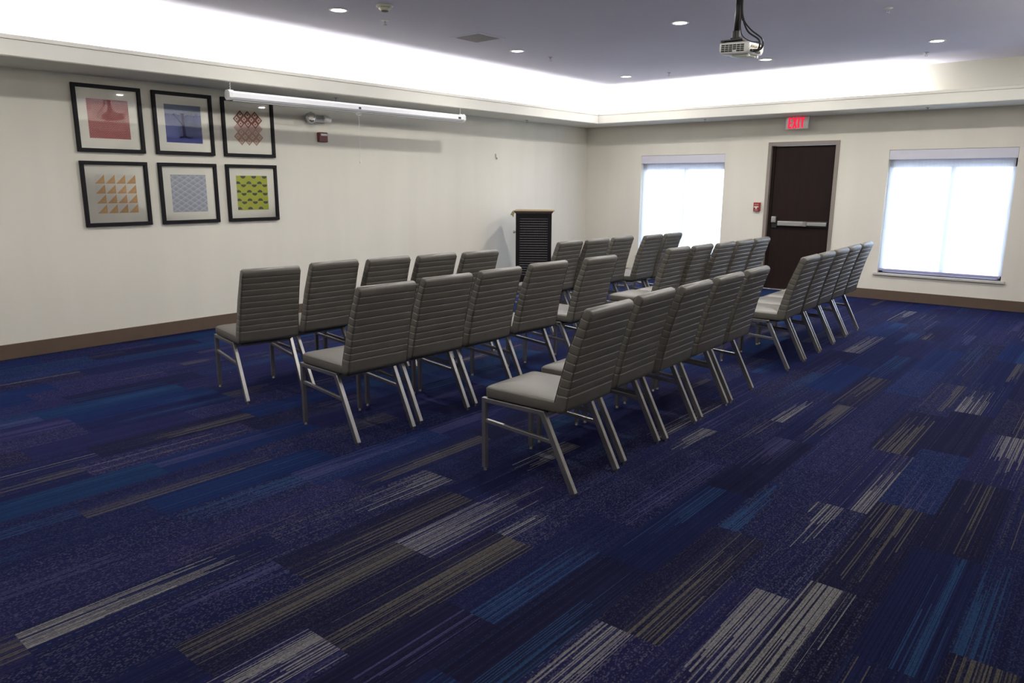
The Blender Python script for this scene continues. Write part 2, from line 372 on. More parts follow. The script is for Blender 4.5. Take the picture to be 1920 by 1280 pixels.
# door: leaf, frame, exit bar
door = struct(part('door_1', lambda b: box(b, (DL + .003, .055, .008), (DR - .003, .10, DT - .003), .002), M['door']), 'dark brown exit door with a steel push bar')
def dframe(b):
    # face casing and jambs of a pressed metal frame
    for s, xo, xi in ((0, 3.2735, DL), (1, DR, 4.2921)):
        box(b, (xo, -.016, 0), (xi, .02, 2.184), .002)
        if s == 0: box(b, (DL - .029, .02, 0), (DL, .15, DT), .001); box(b, (DL, .101, 0), (DL + .016, .13, DT), .001)
        else: box(b, (DR, .02, 0), (DR + .029, .15, DT), .001); box(b, (DR - .016, .101, 0), (DR, .13, DT), .001)
    box(b, (DL, -.016, DT), (DR, .02, 2.184), .002); box(b, (DL - .029, .02, DT), (DR + .029, .15, DT + .029), .001)
part('door_frame', dframe, M['frame'], door)
part('threshold', lambda b: box(b, (DL, -.01, 0), (DR, .16, .008), .002), M['alum'], door)
pb = part('push_bar', lambda b: (box(b, (3.49, -.005, .965), (3.915, .035, 1.035), .008), box(b, (3.915, .0, .978), (4.20, .03, 1.030), .004)), M['alum'], door)
part('latch_housing', lambda b: box(b, (3.392, -.005, 1.01), (3.462, .055, 1.10), .006), M['alum'], pb)
part('bar_cap', lambda b: box(b, (3.865, -.012, .96), (3.925, .04, 1.038), .008), M['glide'], pb)
part('bar_mounting', lambda b: (box(b, (3.392, .03, .93), (3.47, .055, 1.01), .003), box(b, (3.47, .03, .955), (4.21, .055, 1.045), .003)), M['dark'], pb)
part('hinge_stile', lambda b: box(b, (DL + .003, .04, .01), (DL + .045, .055, DT - .004), .001), M['door'], door)

# windows: frame, panes, sill; roller shades are things of their own
sh_lab = ['white roller shade over the window left of the door, behind chairs', 'white roller shade over the window right of the door']
for i, w in enumerate(W):
    l, r = w['l'], w['r']
    def wf(b, l=l, r=r):
        for lo, hi in (((l, .10, WB), (l + .05, .15, WTp)), ((r - .05, .10, WB), (r, .15, WTp)), ((l, .10, WB), (r, .15, WB + .05)), ((l, .10, 1.80), (r, .15, WTp)), (((l + r) / 2 + .005, .095, WB), ((l + r) / 2 + .065, .15, WTp))): box(b, lo, hi, .003)
    wo = struct(part('window_%d' % (i + 1), wf, M['winf']), 'white-framed sliding window behind a roller shade')
    part('pane', lambda b, l=l, r=r: box(b, (l + .03, .122, WB + .03), ((l + r) / 2 + .03, .126, 1.82)), M['pane'], wo)
    part('pane', lambda b, l=l, r=r: box(b, ((l + r) / 2 + .04, .132, WB + .03), (r - .03, .136, 1.82)), M['pane'], wo)
    part('window_sill', lambda b, l=l, r=r: (box(b, (l - .045, -.035, WB - .032), (r + .045, .0, WB), .004), box(b, (l + .001, -.001, WB - .03), (r - .001, .10, WB), .002)), M['sill'], wo)
    sh = empty('roller_shade', ((l + r) / 2, .03, 1.9)); tag(sh, sh_lab[i], 'window shade', 'roller shades on the back wall')
    hw = (r - l) / 2
    part('fascia', lambda b: box(b, (-hw + .002, -.028, .005), (hw - .002, .035, WTp - 1.9 - .004), .003), M['val'], sh)
    cs = bmesh.new(); g = 24; zb = WB + .055 - 1.9
    x0, x1 = -hw + .012, hw - .018
    rows_ = [[cs.verts.new((x0 + (x1 - x0) * a / g, .012 + .0015 * math.sin(a * 1.7), .01 + (zb - .01) * c / 6)) for a in range(g + 1)] for c in range(7)]
    for c in range(6):
        for a in range(g): cs.faces.new((rows_[c][a], rows_[c][a + 1], rows_[c + 1][a + 1], rows_[c + 1][a]))
    link('shade_cloth', from_bm(cs), M['cloth'], sh, smooth=True)
    part('hem_bar', lambda b: box(b, (x0, .004, zb - .03), (x1, .02, zb + .0), .003), M['hem'], sh)

# outside: pale paving beyond the windows
struct(part('outside_ground', lambda b: box(b, (-14, .3, -.25), (24, 30, -.15)), M['path']), 'pale paving outside the windows')

# ------------------------------------------------------------------ chairs
def rrect(b, cx, hx, hy, z, rc, n=5):
    out = []
    for sx, sy, a0 in ((1, 1, 0), (-1, 1, 90), (-1, -1, 180), (1, -1, 270)):
        for k in range(n + 1):
            a = math.radians(a0 + 90 * k / n); out.append(b.verts.new((cx + sx * (hx - rc) + rc * math.cos(a), sy * (hy - rc) + rc * math.sin(a), z)))
    return out
def loft(b, rings, cap0=True, cap1=True):
    for A_, B_ in zip(rings, rings[1:]):
        n = len(A_)
        for k in range(n): b.faces.new((A_[k], A_[(k + 1) % n], B_[(k + 1) % n], B_[k]))
    if cap0: b.faces.new(rings[0][::-1])
    if cap1: b.faces.new(rings[-1])
def lerp_prof(tab, z):
    for (z0, x0), (z1, x1) in zip(tab, tab[1:]):
        if z <= z1: return x0 + (x1 - x0) * max(0, (z - z0)) / (z1 - z0)
    return tab[-1][1]
REAR = [(.425, -.118), (.44, -.106), (.50, -.094), (.60, -.074), (.70, -.050), (.80, -.022), (.90, .010), (.965, .034), (1.0, .046)]
FRONT = [(.425, -.185), (.50, -.168), (.628, -.134), (.75, -.100), (.85, -.062), (.95, -.023), (1.0, .000)]
GRV = [.922 - .0445 * k for k in range(10)]
def half_w(z): return .2265 - (z - .425) / .55 * .0135
def make_chair():
    root = empty('stacking_chair', (0, 0, 0))
    # seat cushion
    b = bmesh.new(); cx, hx, hy = -.385, .252, .2265; R = []
    for z, ins in ((.4255, .012), (.429, .003), (.436, 0), (.466, 0), (.472, .001), (.4735, .0035), (.475, .001), (.482, .006), (.489, .018), (.496, .045), (.503, .085), (.508, .13), (.510, .18)):
        R.append(rrect(b, cx, hx - ins, hy - ins, z, max(.035 - ins * .4, .006)))
    loft(b, R); seat = link('seat', from_bm(b), M['vinyl'], root, smooth=True)
    b = bmesh.new(); t = bmesh.new(); pr = [v.co.copy() for v in rrect(t, cx, hx - .001, hy - .001, .4735, .034, 6)]; t.free()
    tube(b, pr, .0022, 6, closed=True); link('piping', from_bm(b), M['pipe'], seat, smooth=True)
    part('seat_pan', lambda q: box(q, (-.60, -.19, .413), (-.16, .19, .4262), .002), M['under'], root)
    # ribbed backrest
    zs = [.4255, .428, .434, .445, .46, .48]
    segs = [.50] + GRV[::-1] + [.968]
    for a, c in zip(segs, segs[1:]):
        for f in (0, .035, .075, .13, .5, .87, .925, .965): zs.append(a + (c - a) * f)
    zs = sorted(set(round(z, 5) for z in zs if z < .953)) + [.953, .960, .966, .970, .9725]
    b = bmesh.new(); R = []
    for z in zs:
        dg = min(abs(z - g) for g in GRV); pg = .0032 * math.exp(-(dg / .0024) ** 2)
        puff = .0008
        e = 0
        if z > .95: e = .002 + .010 * ((z - .95) / .0225) ** 3
        if z < .45: e = .017 * ((.45 - z) / .0245) ** 2
        xr = lerp_prof(REAR, z) + puff - pg - e; xf = lerp_prof(FRONT, z) - puff + pg + e
        if xr - xf < .006: m_ = (xr + xf) / 2; xr, xf = m_ + .003, m_ - .003
        w = half_w(z) - pg * .8 - (e * .4)
        rc = min(.014, (xr - xf) / 2 * .9)
        ring_ = rrect(b, (xr + xf) / 2, (xr - xf) / 2, w, z, rc, 4)
        # top leans with the back: tilt the ring slightly and dish the rear face a touch
        for v in ring_: v.co.z -= (v.co.x - (xr + xf) / 2) * (.22 + .25 * max(0, (z - .9) / .07)) * max(0, min(1, (z - .5) / .2)); v.co.x += .004 * math.cos(v.co.y / w * PI / 2) if v.co.x > (xr + xf) / 2 else 0
        R.append(ring_)
    loft(b, R); back = link('backrest', from_bm(b), M['vinyl'], root, smooth=True)
    def pip(b):
        for side in (1, -1):
            pts = []
            zt = [.45 + (.955 - .45) * k / 24 for k in range(25)]
            def pt(z, s):
                xr = lerp_prof(REAR if side > 0 else FRONT, z); x = xr + (.0035 if side > 0 else -.0035) * 1
                return Vector((x - side * .006, s * (half_w(z) - .0045), z - side * .009))
            pts += [pt(z, -1) for z in zt]
            top = pt(.955, 0); pts += [Vector((top.x, y_, top.z + .004)) for y_ in (-.195, -.15, -.05, .05, .15, .195)]
            pts += [pt(z, 1) for z in zt[::-1]]
            tube(b, pts, .0021, 6)
    part('piping', pip, M['pipe'], back, True)
    # steel frame
    LY = .2145
    for s in (-1, 1):
        part('side_rail', lambda q: bar(q, (-.652, s * LY, .409), (-.232, s * LY, .409), .026, .026, .003), M['steel'], root)
        part('stretcher', lambda q: bar(q, (-.628, s * LY, .290), (-.185, s * LY, .264), .018, .022, .003), M['steel'], root)
        lg = part('leg', lambda q: bar(q, (-.639, s * LY, .016), (-.639, s * LY, .4215), .026, .026, .003, up=(1, 0, 0)), M['steel'], root)
        part('glide', lambda q: cyl(q, (-.639, s * LY, 0), (-.639, s * LY, .017), .014, .011, 16), M['glide'], lg)
        lg = part('leg', lambda q: bar(q, (-.046, s * LY, .014), (-.250, s * LY, .4145), .026, .032, .003, up=(1, 0, 0)), M['steel'], root)
        part('glide', lambda q: cyl(q, (-.046, s * LY, 0), (-.046, s * LY, .02), .014, .012, 16), M['glide'], lg)
    part('crossbar', lambda q: bar(q, (-.245, -LY + .013, .397), (-.245, LY - .013, .397), .024, .024), M['steel'], root)
    part('crossbar', lambda q: bar(q, (-.60, -LY + .013, .400), (-.60, LY - .013, .400), .024, .024), M['steel'], root)
    return root
CH = dict(A1=(2.951,-8.264,-.186),A2=(2.916,-7.688,-.041),A3=(2.995,-7.211,-.042),A4=(3.072,-6.74,-.041),A5=(3.148,-6.269,-.049),
B1=(4.225,-8.291,-.062),B2=(4.204,-7.754,-.062),B3=(4.202,-7.219,-.023),B4=(4.192,-6.638,-.07),B5=(4.245,-5.988,-.039),
C1=(5.643,-8.051,.032),C2=(5.595,-7.492,.045),C3=(5.595,-6.993,.039),C4=(5.572,-6.453,.018),C5=(5.557,-5.937,.039),
D1=(3.059,-4.762,.01),D2=(3.1,-4.298,-.002),D3=(3.102,-3.778,.003),D4=(3.216,-3.267,.03),D5=(3.23,-2.800,.03),
E1=(4.292,-4.702,.013),E2=(4.319,-4.241,.017),E3=(4.358,-3.779,.015),E4=(4.369,-3.313,.017),E5=(4.375,-2.850,.013),
F1=(5.535,-4.714,.04),F2=(5.524,-4.250,.04),F3=(5.51,-3.776,.035),F4=(5.493,-3.296,.035),F5=(5.48,-2.816,.022))
rowname = dict(A='nearer left row', B='nearer middle row', C='nearer right row', D='farther left row', E='farther middle row', F='farther right row')
posn = {1: 'first from the camera', 2: 'second from the camera', 3: 'third from the camera', 4: 'fourth from the camera', 5: 'fifth and last'}
def copy_tree(o, parent=None):
    c = o.copy(); COL.objects.link(c); c.parent = parent
    for ch in list(o.children):
        copy_tree(ch, c)
    return c
proto = make_chair()
first = True
clones = []
for k, (x, y, t) in CH.items():
    o = proto if first else copy_tree(proto); first = False
    clones.append((o, k, x, y, t))
for o, k, x, y, t in clones:
    o.location = (x, y, 0); o.rotation_euler = (0, 0, t)
    tag(o, 'grey vinyl rib-backed chair, %s in the %s' % (posn[int(k[1])], rowname[k[0]]), 'chair', 'grey banquet chairs set out in rows')

# ------------------------------------------------------------------ pictures on the left wall
GYAW = math.radians(2.6)  # made-up turn of the glass, puts lamp reflections in place
PS, PWD, PHT, PY0 = .727, .6191, .6117, -8.3544
def plate(b, y0, z0, y1, z1, x=0, mi=0):
    f = b.faces.new([b.verts.new(p) for p in ((x, y0, z0), (x, y1, z0), (x, y1, z1), (x, y0, z1))]); f.material_index = mi
def poly(b, pts, x, mi):
    f = b.faces.new([b.verts.new((x, p[0], p[1])) for p in pts]); f.material_index = mi
def art_weave(b, w, h): plate(b, -w, -h, w, h, .0005, 0)
def art_tree(b, w, h):
    q = lambda u, v: (-w + 2 * w * u, h - 2 * h * v)
    plate(b, -w, -h, w, h, .0004, 0); poly(b, [q(0, 1), q(1, 1), q(1, .25), q(.5, .27), q(0, .24)], .0007, 1)
    poly(b, [q(0, 1), q(1, 1), q(1, .88), q(.72, .86), q(.6, .82), q(.42, .83), q(.25, .88), q(0, .87)], .0010, 3)
    X = .0013
    poly(b, [q(.40, .86), q(.62, .87), q(.55, .80), q(.53, .60), q(.515, .22), q(.455, .22), q(.455, .50), q(.46, .80)], X, 2)
    poly(b, [q(.46, .56), q(.46, .48), q(.24, .24), q(.20, .26), q(.32, .36)], X, 2)
    r = random.Random(3)
    for i in range(90):
        cy, cz = q(r.uniform(.02, .98), r.gauss(.26, .025)); s = r.uniform(.003, .007)
        poly(b, [(cy + s * math.cos(a), cz + .6 * s * math.sin(a)) for a in (0, 1.2, 2.5, 3.8, 5.1)], X, 2 if i % 2 else 1)
    for i in range(30):
        cy, cz = q(r.uniform(.36, .74), r.gauss(.855, .015)); s = r.uniform(.004, .010)
        poly(b, [(cy + s * math.cos(a), cz + .6 * s * math.sin(a)) for a in (0, 1.2, 2.5, 3.8, 5.1)], X, 2)
def art_diam(b, w, h):
    rows = [(3, 0), (4, 1), (3, 1), (4, 2), (3, 3), (4, 3), (3, 3)]; dz = 2 * h / 8.0; dy = 2 * w / 4.0  # lighter tan lower rows: band reflected in the glass, painted into the print
    for i, (n, kind) in enumerate(rows):
        z = h - dz * (i + 1)
        for k in range(n):
            y = (k - (n - 1) / 2) * dy
            o_ = (0, 0, 1, 3)[kind]
            for s, x, mi in ((1.0, .0004, o_), (.62, .0007, 2 if kind != 2 else 1), (.26, .0010, o_ if kind != 1 else 0)):
                poly(b, [(y - dy / 2 * s, z), (y, z - dz * s), (y + dy / 2 * s, z), (y, z + dz * s)], x, mi)
def art_tri(b, w, h):
    n = 4; cy = 2 * w / n; cz = 2 * h / n
    for i in range(n):
        for j in range(n):
            y = -w + i * cy; z = h - (j + 1) * cz; g = .0035
            poly(b, [(y + g, z + g), (y + cy - g, z + g), (y + cy - g, z + cz - g)], .0005, 0)
            poly(b, [(y + cy * .55, z + cz * .22), (y + cy * .86, z + cz * .22), (y + cy * .86, z + cz * .55)], .0009, 1)
            for k in range(5):
                s = g + k * .013; poly(b, [(y + g, z + g * 2 + s), (y + g, z + g * 2 + s + .003), (y + (cz - g * 2 - s) * .9, z + cz - g), (y + (cz - g * 2 - s) * .9 - .003, z + cz - g)], .0007, 2)
def art_scal(b, w, h):
    plate(b, -w, -h, w, h, .0005, 0); n = 4; cy = 2 * w / n; rz = 2 * h / 13; t = .0055
    for j in range(14):
        off = (j % 2) * .5
        for i in range(-1, n + 1):
            y0 = -w + (i + off) * cy; zb = -h + j * rz
            for s_, hh in ((1, 1.05), (.6, .70)):
                pts = []
                for k in range(11):
                    u = k / 10; yy = y0 + cy / 2 + (u - .5) * cy * s_; zz = zb + rz * hh * (1 - abs(2 * u - 1) ** 1.25); pts.append((yy, zz))
                for a, c in zip(pts, pts[1:]):
                    if min(a[0], c[0]) < -w or max(a[0], c[0]) > w or max(a[1], c[1]) + t > h or min(a[1], c[1]) < -h: continue
                    tt = t if s_ == 1 else t * .6
                    poly(b, [(a[0], a[1]), (c[0], c[1]), (c[0], c[1] + tt), (a[0], a[1] + tt)], .0009, 1)
def art_lime(b, w, h):
    plate(b, -w, -h, w, h, .0005, 0); cy = 2 * w / 3; rz = 2 * h / 7.4
    def dome(yc, zc, up, ww, hh):
        pts = [(yc + ww * math.cos(PI * k / 12), zc + up * hh * math.sin(PI * k / 12)) for k in range(13)]
        pts = [(max(-w, min(w, p[0])), max(-h, min(h, p[1]))) for p in pts]
        if max(p[0] for p in pts) - min(p[0] for p in pts) > .004: poly(b, pts if up > 0 else pts[::-1], .0013, 1)
    for k in range(24):
        y = -w + (k + .5) * 2 * w / 24; plate(b, y - .0012, -h, y + .0012, h, .0008, 2)
    for j in range(5):
        z = h - 2 * h * j * .2475
        for i in range(3):
            if j > 0: dome(-w + 2 * w * (.05 + .345 * i), z + .003, 1, w * .165, h * .15)
            if j < 4: dome(-w + 2 * w * (.22 + .345 * i), z - .003, -1, w * .165, h * .15)
arts = [[('red woven-dash print', art_weave, [M['weave']]), ('blue print of a bare tree', art_tree, [P['sky'], P['water'], P['trunk'], P['grass']]), ('brown and rose diamond print', art_diam, [P['maroon'], P['rose'], P['pale'], P['tan']])],
        [('orange triangle print', art_tri, [P['orange'], P['orange2'], P['ash']]), ('pale blue scallop print', art_scal, [P['bluegrey'], P['white']]), ('lime green print with dark half-domes', art_lime, [P['lime'], P['charcoal'], P['lime2']])]]
place = [['top left of the six on the left wall', 'top middle of the six on the left wall', 'top right of six and partly behind the screen case'], ['bottom left of the six on the left wall', 'bottom middle of the six on the left wall', 'bottom right of the six on the left wall']]
for r_ in (0, 1):
    for c_ in range(3):
        yc = PY0 + c_ * PS + PWD / 2; zc = (2.454 if r_ == 0 else 1.7599) - PHT / 2
        root = empty('framed_picture', (.002, yc, zc)); nm, fn, ms = arts[r_][c_]
        tag(root, 'black-framed %s, %s' % (nm, place[r_][c_]), 'picture', 'framed prints on the left wall')
        hw, hh = PWD / 2, PHT / 2; fwid = .034
        def fr(b):
            box(b, (0, -hw, hh - fwid), (.034, hw, hh), .003); box(b, (0, -hw, -hh), (.032, hw, -hh + fwid), .003)
            box(b, (0, -hw, -hh + fwid), (.032, -hw + fwid, hh - fwid), .003); box(b, (0, hw - fwid, -hh + fwid), (.032, hw, hh - fwid), .003)
        part('picture_frame', fr, M['pframe'], root)
        part('mat_board', lambda b: box(b, (.001, -hw + .02, -hh + .02), (.006, hw - .02, hh - .02)), M['mat'], root)
        bm = bmesh.new(); sw, sh_ = [[(.187, .178), (.190, .186), (.176, .184)], [(.193, .186), (.188, .189), (.190, .187)]][r_][c_]
        fn(bm, sw, sh_); me = bpy.data.meshes.new('print'); bm.to_mesh(me); bm.free()
        pr = link('print', me, None, root, ms); pr.location = (.0064, .0, .0)
        gl = part('glass', lambda b: plate(b, -hw + .03, -hh + .03, hw - .03, hh - .03, 0), M['glass'], root); gl.location = (.0205, 0, 0); gl.rotation_euler = (0, 0, GYAW)

# ------------------------------------------------------------------ projection screen hung from the soffit
sx0, yA, yB, zS = .665, -7.19, -3.86, 2.402
scr = empty('projection_screen', (sx0, (yA + yB) / 2, zS)); hl = (yB - yA) / 2
tag(scr, 'long white rolled-up projection screen hanging in front of the left wall', 'projection screen')
def octo(b, y0, y1, r, rz_):
    pr = [(-r, -rz_ * .5), (-r * .5, -rz_), (r * .5, -rz_), (r, -rz_ * .5), (r, rz_ * .5), (r * .5, rz_), (-r * .5, rz_), (-r, rz_ * .5)]
    R0 = [b.verts.new((p[0], y0, p[1])) for p in pr]; R1 = [b.verts.new((p[0], y1, p[1])) for p in pr]; loft(b, [R0, R1])
part('case', lambda b: octo(b, -hl + .03, hl - .03, .042, .040), M['case'], scr)
part('end_cap', lambda b: octo(b, -hl, -hl + .035, .048, .048), M['white'], scr)
part('end_cap', lambda b: (octo(b, hl - .035, hl, .048, .048)), M['white'], scr)
part('slot_bar', lambda b: box(b, (-.016, -hl + .05, -.055), (.012, hl - .05, -.0395), .003), M['grey'], scr)
part('logo_plate', lambda b: box(b, (.0415, hl - .135, -.016), (.0435, hl - .085, .010), .001), M['dark'], scr)
part('logo_plate', lambda b: box(b, (.0415, -.09, -.016), (.0435, -.055, .006), .001), M['dark'], scr)
for s in (-1, 1):
    def hook(b, s=s):
        y = s * (hl - .045)
        pts = [(-.012 + .006 * math.sin(k * 1.9), y + .006 * math.cos(k * 1.9), .046 + (H0 - zS - .046) * k / 12) for k in range(13)]; tube(b, pts, .003, 6)
        box(b, (-.02, y - .02, .038), (.012, y + .02, .05), .002)
    part('hanging_chain', hook, M['white'], scr)
pc = empty('pull_cord', (sx0, -5.586, zS - .056)); tag(pc, 'thin white pull cord with a ring hanging below the middle of the screen case', 'cord')
part('ring', lambda b: tube(b, [(.0, .035 * math.cos(a * PI / 8), -.012 + .013 * math.sin(a * PI / 8)) for a in range(16)], .004, 6, True), M['white'], pc)
part('cord', lambda b: tube(b, [(.002 * math.sin(k), .0, -.025 - .50 * k / 10) for k in range(11)], .0016, 6), M['white'], pc)
part('cord_end', lambda b: lathe(b, [(.003, 0), (.008, -.01), (.009, -.03), (.004, -.036)], (0, 0, -.52), 12), M['white'], pc)

# ------------------------------------------------------------------ devices on the left wall
st = empty('fire_alarm_strobe', (-.002, -5.628, 2.10)); tag(st, 'dark red fire alarm strobe box on the left wall under the emergency light', 'fire alarm')
part('housing', lambda b: box(b, (0, -.062, -.056), (.05, .062, .056), .008), M['red'], st)
part('strobe_lens', lambda b: box(b, (.046, -.045, .014), (.066, .045, .040), .006), M['clear'], st)
em = empty('emergency_light', (-.002, -5.715, 2.305)); tag(em, 'grey twin-head emergency light on the left wall right of the pictures', 'emergency light')
part('housing', lambda b: box(b, (0, -.11, -.045), (.07, .105, .045), .012), M['grey'], em)
hd = part('lamp_head', lambda b: lathe(b, [(.022, -.045), (.050, -.03), (.068, .012), (.070, .03), (.062, .036)], (.085, -.12, .0), 8, 'x'), M['grey'], em)
part('lens', lambda b: lathe(b, [(.045, 0), (.050, .004), (.03, .010)], (.122, -.125, .0), 8, 'x'), M['glide'], hd)
hd = part('lamp_head', lambda b: lathe(b, [(.036, -.05), (.047, -.03), (.047, -.01), (.050, -.005), (.050, .03), (.046, .036)], (.06, .135, .005), 20, 'y'), M['white'], em)
part('lens', lambda b: lathe(b, [(.040, 0), (.043, .004), (.02, .010)], (.06, .171, .005), 20, 'y'), M['clear'], hd)
hk = part('wall_hook', lambda b: tube(b, smooth_pts([(.001, 0, .05), (.006, 0, .03), (.008, .004, .0), (.018, .006, -.025), (.030, .004, -.02), (.030, 0, -.004)], 5), .006, 8), M['grey'])
hk.location = (0, -2.456, 1.96); tag(hk, 'small grey hook on the left wall above and left of the lectern', 'hook')

# ------------------------------------------------------------------ exit sign, pull station
ex = empty('exit_sign', (3.72, -.15, 2.44)); tag(ex, 'lit red EXIT sign hanging from the soffit above the door', 'exit sign')
part('housing', lambda b: box(b, (-.16, -.022, -.092), (.16, .022, .078), .006), M['white'], ex)
part('canopy', lambda b: box(b, (-.06, -.04, .0775), (.06, .04, .0873), .002), M['white'], ex)
def letters(b):
    y0, y1 = -.028, -.0215; z0, z1 = -.080, .066; t = .020
    def rb(x0, za, x1, zb): box(b, (x0, y0, za), (x1, y1, zb), .0008, 1)
    x = -.118; w = .050
    rb(x, z0, x + t, z1)
    for za in (z0, (z0 + z1) / 2 - t / 2, z1 - t): rb(x + t, za, x + w, za + t)
    x = -.060; w = .066
    for s in (-1, 1):
        L = math.hypot(w - t, z1 - z0) + .004; c = Vector((x + w / 2, (y0 + y1) / 2, (z0 + z1) / 2))
        box(b, c - Vector((t / 2, (y1 - y0) / 2, L / 2)), c + Vector((t / 2, (y1 - y0) / 2, L / 2)), .0008, 1, rot=Matrix.Rotation(s * math.atan2(w - t, z1 - z0), 3, 'Y'))
    x = .018; rb(x, z0, x + t, z1)
    x = .050; w = .062; rb(x, z1 - t, x + w, z1); rb(x + w / 2 - t / 2, z0, x + w / 2 + t / 2, z1 - t)
part('lettering', letters, M['exit'], ex)
ps = empty('fire_alarm_pull', (3.169, .002, 1.238)); tag(ps, 'red fire alarm pull station on the wall left of the door', 'fire alarm')
part('housing', lambda b: box(b, (-.050, -.05, -.066), (.050, 0, .066), .008), M['redb'], ps)
part('handle', lambda b: (box(b, (-.036, -.062, -.012), (.036, -.048, .008), .004), box(b, (-.012, -.064, -.034), (.012, -.048, -.008), .003)), M['offw'], ps)
part('lettering_strip', lambda b: (box(b, (-.032, -.0515, .030), (.032, -.0495, .037)), box(b, (-.028, -.0515, -.052), (.028, -.0495, -.046))), M['offw'], ps)

# ------------------------------------------------------------------ lectern
la = math.radians(37.5)
lc = empty('lectern', (.62, -2.28, 0), la - 0)
tag(lc, 'black lectern with a perforated panel and wooden top near the left wall', 'lectern')
# local frame: x along the panel, -y towards the room
LW, LD, LH = .535, .44, 1.135
def lcab(b):
    f = .062
    for x in (-LW / 2, LW / 2 - f): box(b, (x, -LD / 2, .05), (x + f, -LD / 2 + .03, LH), .003)
    box(b, (-LW / 2 + f, -LD / 2, LH - .07), (LW / 2 - f, -LD / 2 + .03, LH), .003); box(b, (-LW / 2 + f, -LD / 2, .05), (LW / 2 - f, -LD / 2 + .03, .22), .003)
    box(b, (-LW / 2, -LD / 2 + .03, .05), (-LW / 2 + .02, LD / 2, LH), .003); box(b, (LW / 2 - .02, -LD / 2 + .03, .05), (LW / 2, LD / 2, LH), .003)
    box(b, (-LW / 2 + .02, LD / 2 - .02, .05), (LW / 2 - .02, LD / 2, LH), .003); box(b, (-LW / 2 + .02, -LD / 2 + .03, LH - .02), (LW / 2 - .02, LD / 2 - .02, LH), .002)
part('cabinet', lcab, M['lecb'], lc)
def perf(b):
    # black slats and bars leaving small square holes
    x0, x1, z0, z1 = -LW / 2 + .055, LW / 2 - .055, .21, LH - .06; nz = 24; nx = 24
    y0, y1 = -LD / 2 + .0115, -LD / 2 + .0130
    for k in range(nz + 1):
        z = z0 + (z1 - z0) * k / nz; box(b, (x0, y0, z - .0142), (x1, y1, z + .0142))
    for k in range(nx + 1):
        x = x0 + (x1 - x0) * k / nx; box(b, (x - .0055, y0 - .0005, z0), (x + .0055, y1, z1))
part('perforated_panel', perf, M['lecb'], lc)
part('panel_backing', lambda b: box(b, (-LW / 2 + .055, -LD / 2 + .014, .21), (LW / 2 - .055, -LD / 2 + .018, LH - .06)), M['lecm'], lc)
def ltop(b):
    pr = [(-.30, 1.165), (-.285, 1.182), (.305, 1.182), (.305, 1.168), (-.28, 1.168)]
    A_ = [b.verts.new((p[0], -LD / 2 - .045, p[1])) for p in pr]; B_ = [b.verts.new((p[0], LD / 2 + .045, p[1])) for p in pr]; loft(b, [A_, B_])
tp = part('top', ltop, M['lect'], lc)
def skirt(b):
    pr0 = rrect(b, 0, LW / 2 + .003, LD / 2 + .003, LH, .008, 3); pr1 = rrect(b, 0, .296, LD / 2 + .036, 1.1678, .01, 3); loft(b, [pr0, pr1])
part('edge_moulding', skirt, M['lece'], tp)
part('front_lip', lambda b: (box(b, (-.335, -LD / 2 - .045, 1.105), (-.300, LD / 2 + .045, 1.165), .006, rot=Matrix.Rotation(.5, 3, 'Y')), box(b, (-.315, -LD / 2 - .02, 1.085), (-.298, -LD / 2 + .02, 1.12), .004)), M['lect'], tp)
part('knob', lambda b: lathe(b, [(.010, 0), (.012, -.015), (.022, -.022), (.022, -.036), (.012, -.042)], (-LW / 2, -LD / 2 + .05, .86), 16, 'x'), M['alum'], lc)
part('base', lambda b: box(b, (-LW / 2 - .01, -LD / 2 - .01, .018), (LW / 2 + .01, LD / 2 + .01, .055), .006), M['lecb'], lc)
for sx_ in (-1, 1):
    for sy_ in (-1, 1): part('caster', lambda b, sx_=sx_, sy_=sy_: cyl(b, (sx_ * .22 - .012, sy_ * .17, .014), (sx_ * .22 + .012, sy_ * .17, .014), .014, n=14), M['dark'], lc)

# ------------------------------------------------------------------ projector and its mount
pm = empty('ceiling_mount', (5.06, -5.4, HC)); tag(pm, 'black ceiling pole and bracket carrying the projector', 'projector mount')
part('ceiling_plate', lambda b: box(b, (-.08, -.08, -.012), (.08, .08, 0), .004), M['dark'], pm)
part('pole', lambda b: tube(b, [(0, 0, -.01), (-.004, 0, -.15), (-.010, 0, -.345)], .024, 16), M['dark'], pm, True)
part('collar', lambda b: (cyl(b, (-.012, 0, -.325), (-.012, 0, -.385), .032, n=20), box(b, (-.045, -.03, -.392), (.035, .03, -.372), .003)), M['dark'], pm)
part('bracket', lambda b: (box(b, (-.10, -.075, -.402), (.07, .075, -.392), .002), box(b, (-.10, -.085, -.408), (-.07, .085, -.400), .002), box(b, (.03, -.06, -.408), (.07, .06, -.400), .002)), M['dark'], pm)
pj = empty('projector', (5.068, -5.335, 2.597), math.radians(-4)); pj.rotation_euler = (0, math.radians(3), math.radians(-4))
tag(pj, 'white ceiling projector with a dark side grille, hung from a black pole', 'projector')
PXH, PYH, PZH = .126, .130, .043
def pbody(b):
    R = []
    for z, i in ((-PZH - .006, .05), (-PZH, .022), (-PZH + .012, .006), (-.01, 0), (PZH - .012, .0), (PZH - .003, .006), (PZH, .016)): R.append(rrect(b, 0, PXH - i, PYH - i * .7, z, .022, 5))
    loft(b, R)
part('body', pbody, M['white'], pj, True)
def grille(b):
    nx, nz = 6, 4; x0, x1, z0, z1 = -.104, .090, -.030, .026
    for i in range(nx):
        for j in range(nz):
            if j == 0 and i in (3,): continue
            xa = x0 + (x1 - x0) * i / nx + .002; xb = x0 + (x1 - x0) * (i + 1) / nx - .002; za = z0 + (z1 - z0) * j / nz + .0015; zb = z0 + (z1 - z0) * (j + 1) / nz - .0015
            box(b, (xa, -PYH - .0012, za), (xb, -PYH + .004, zb))
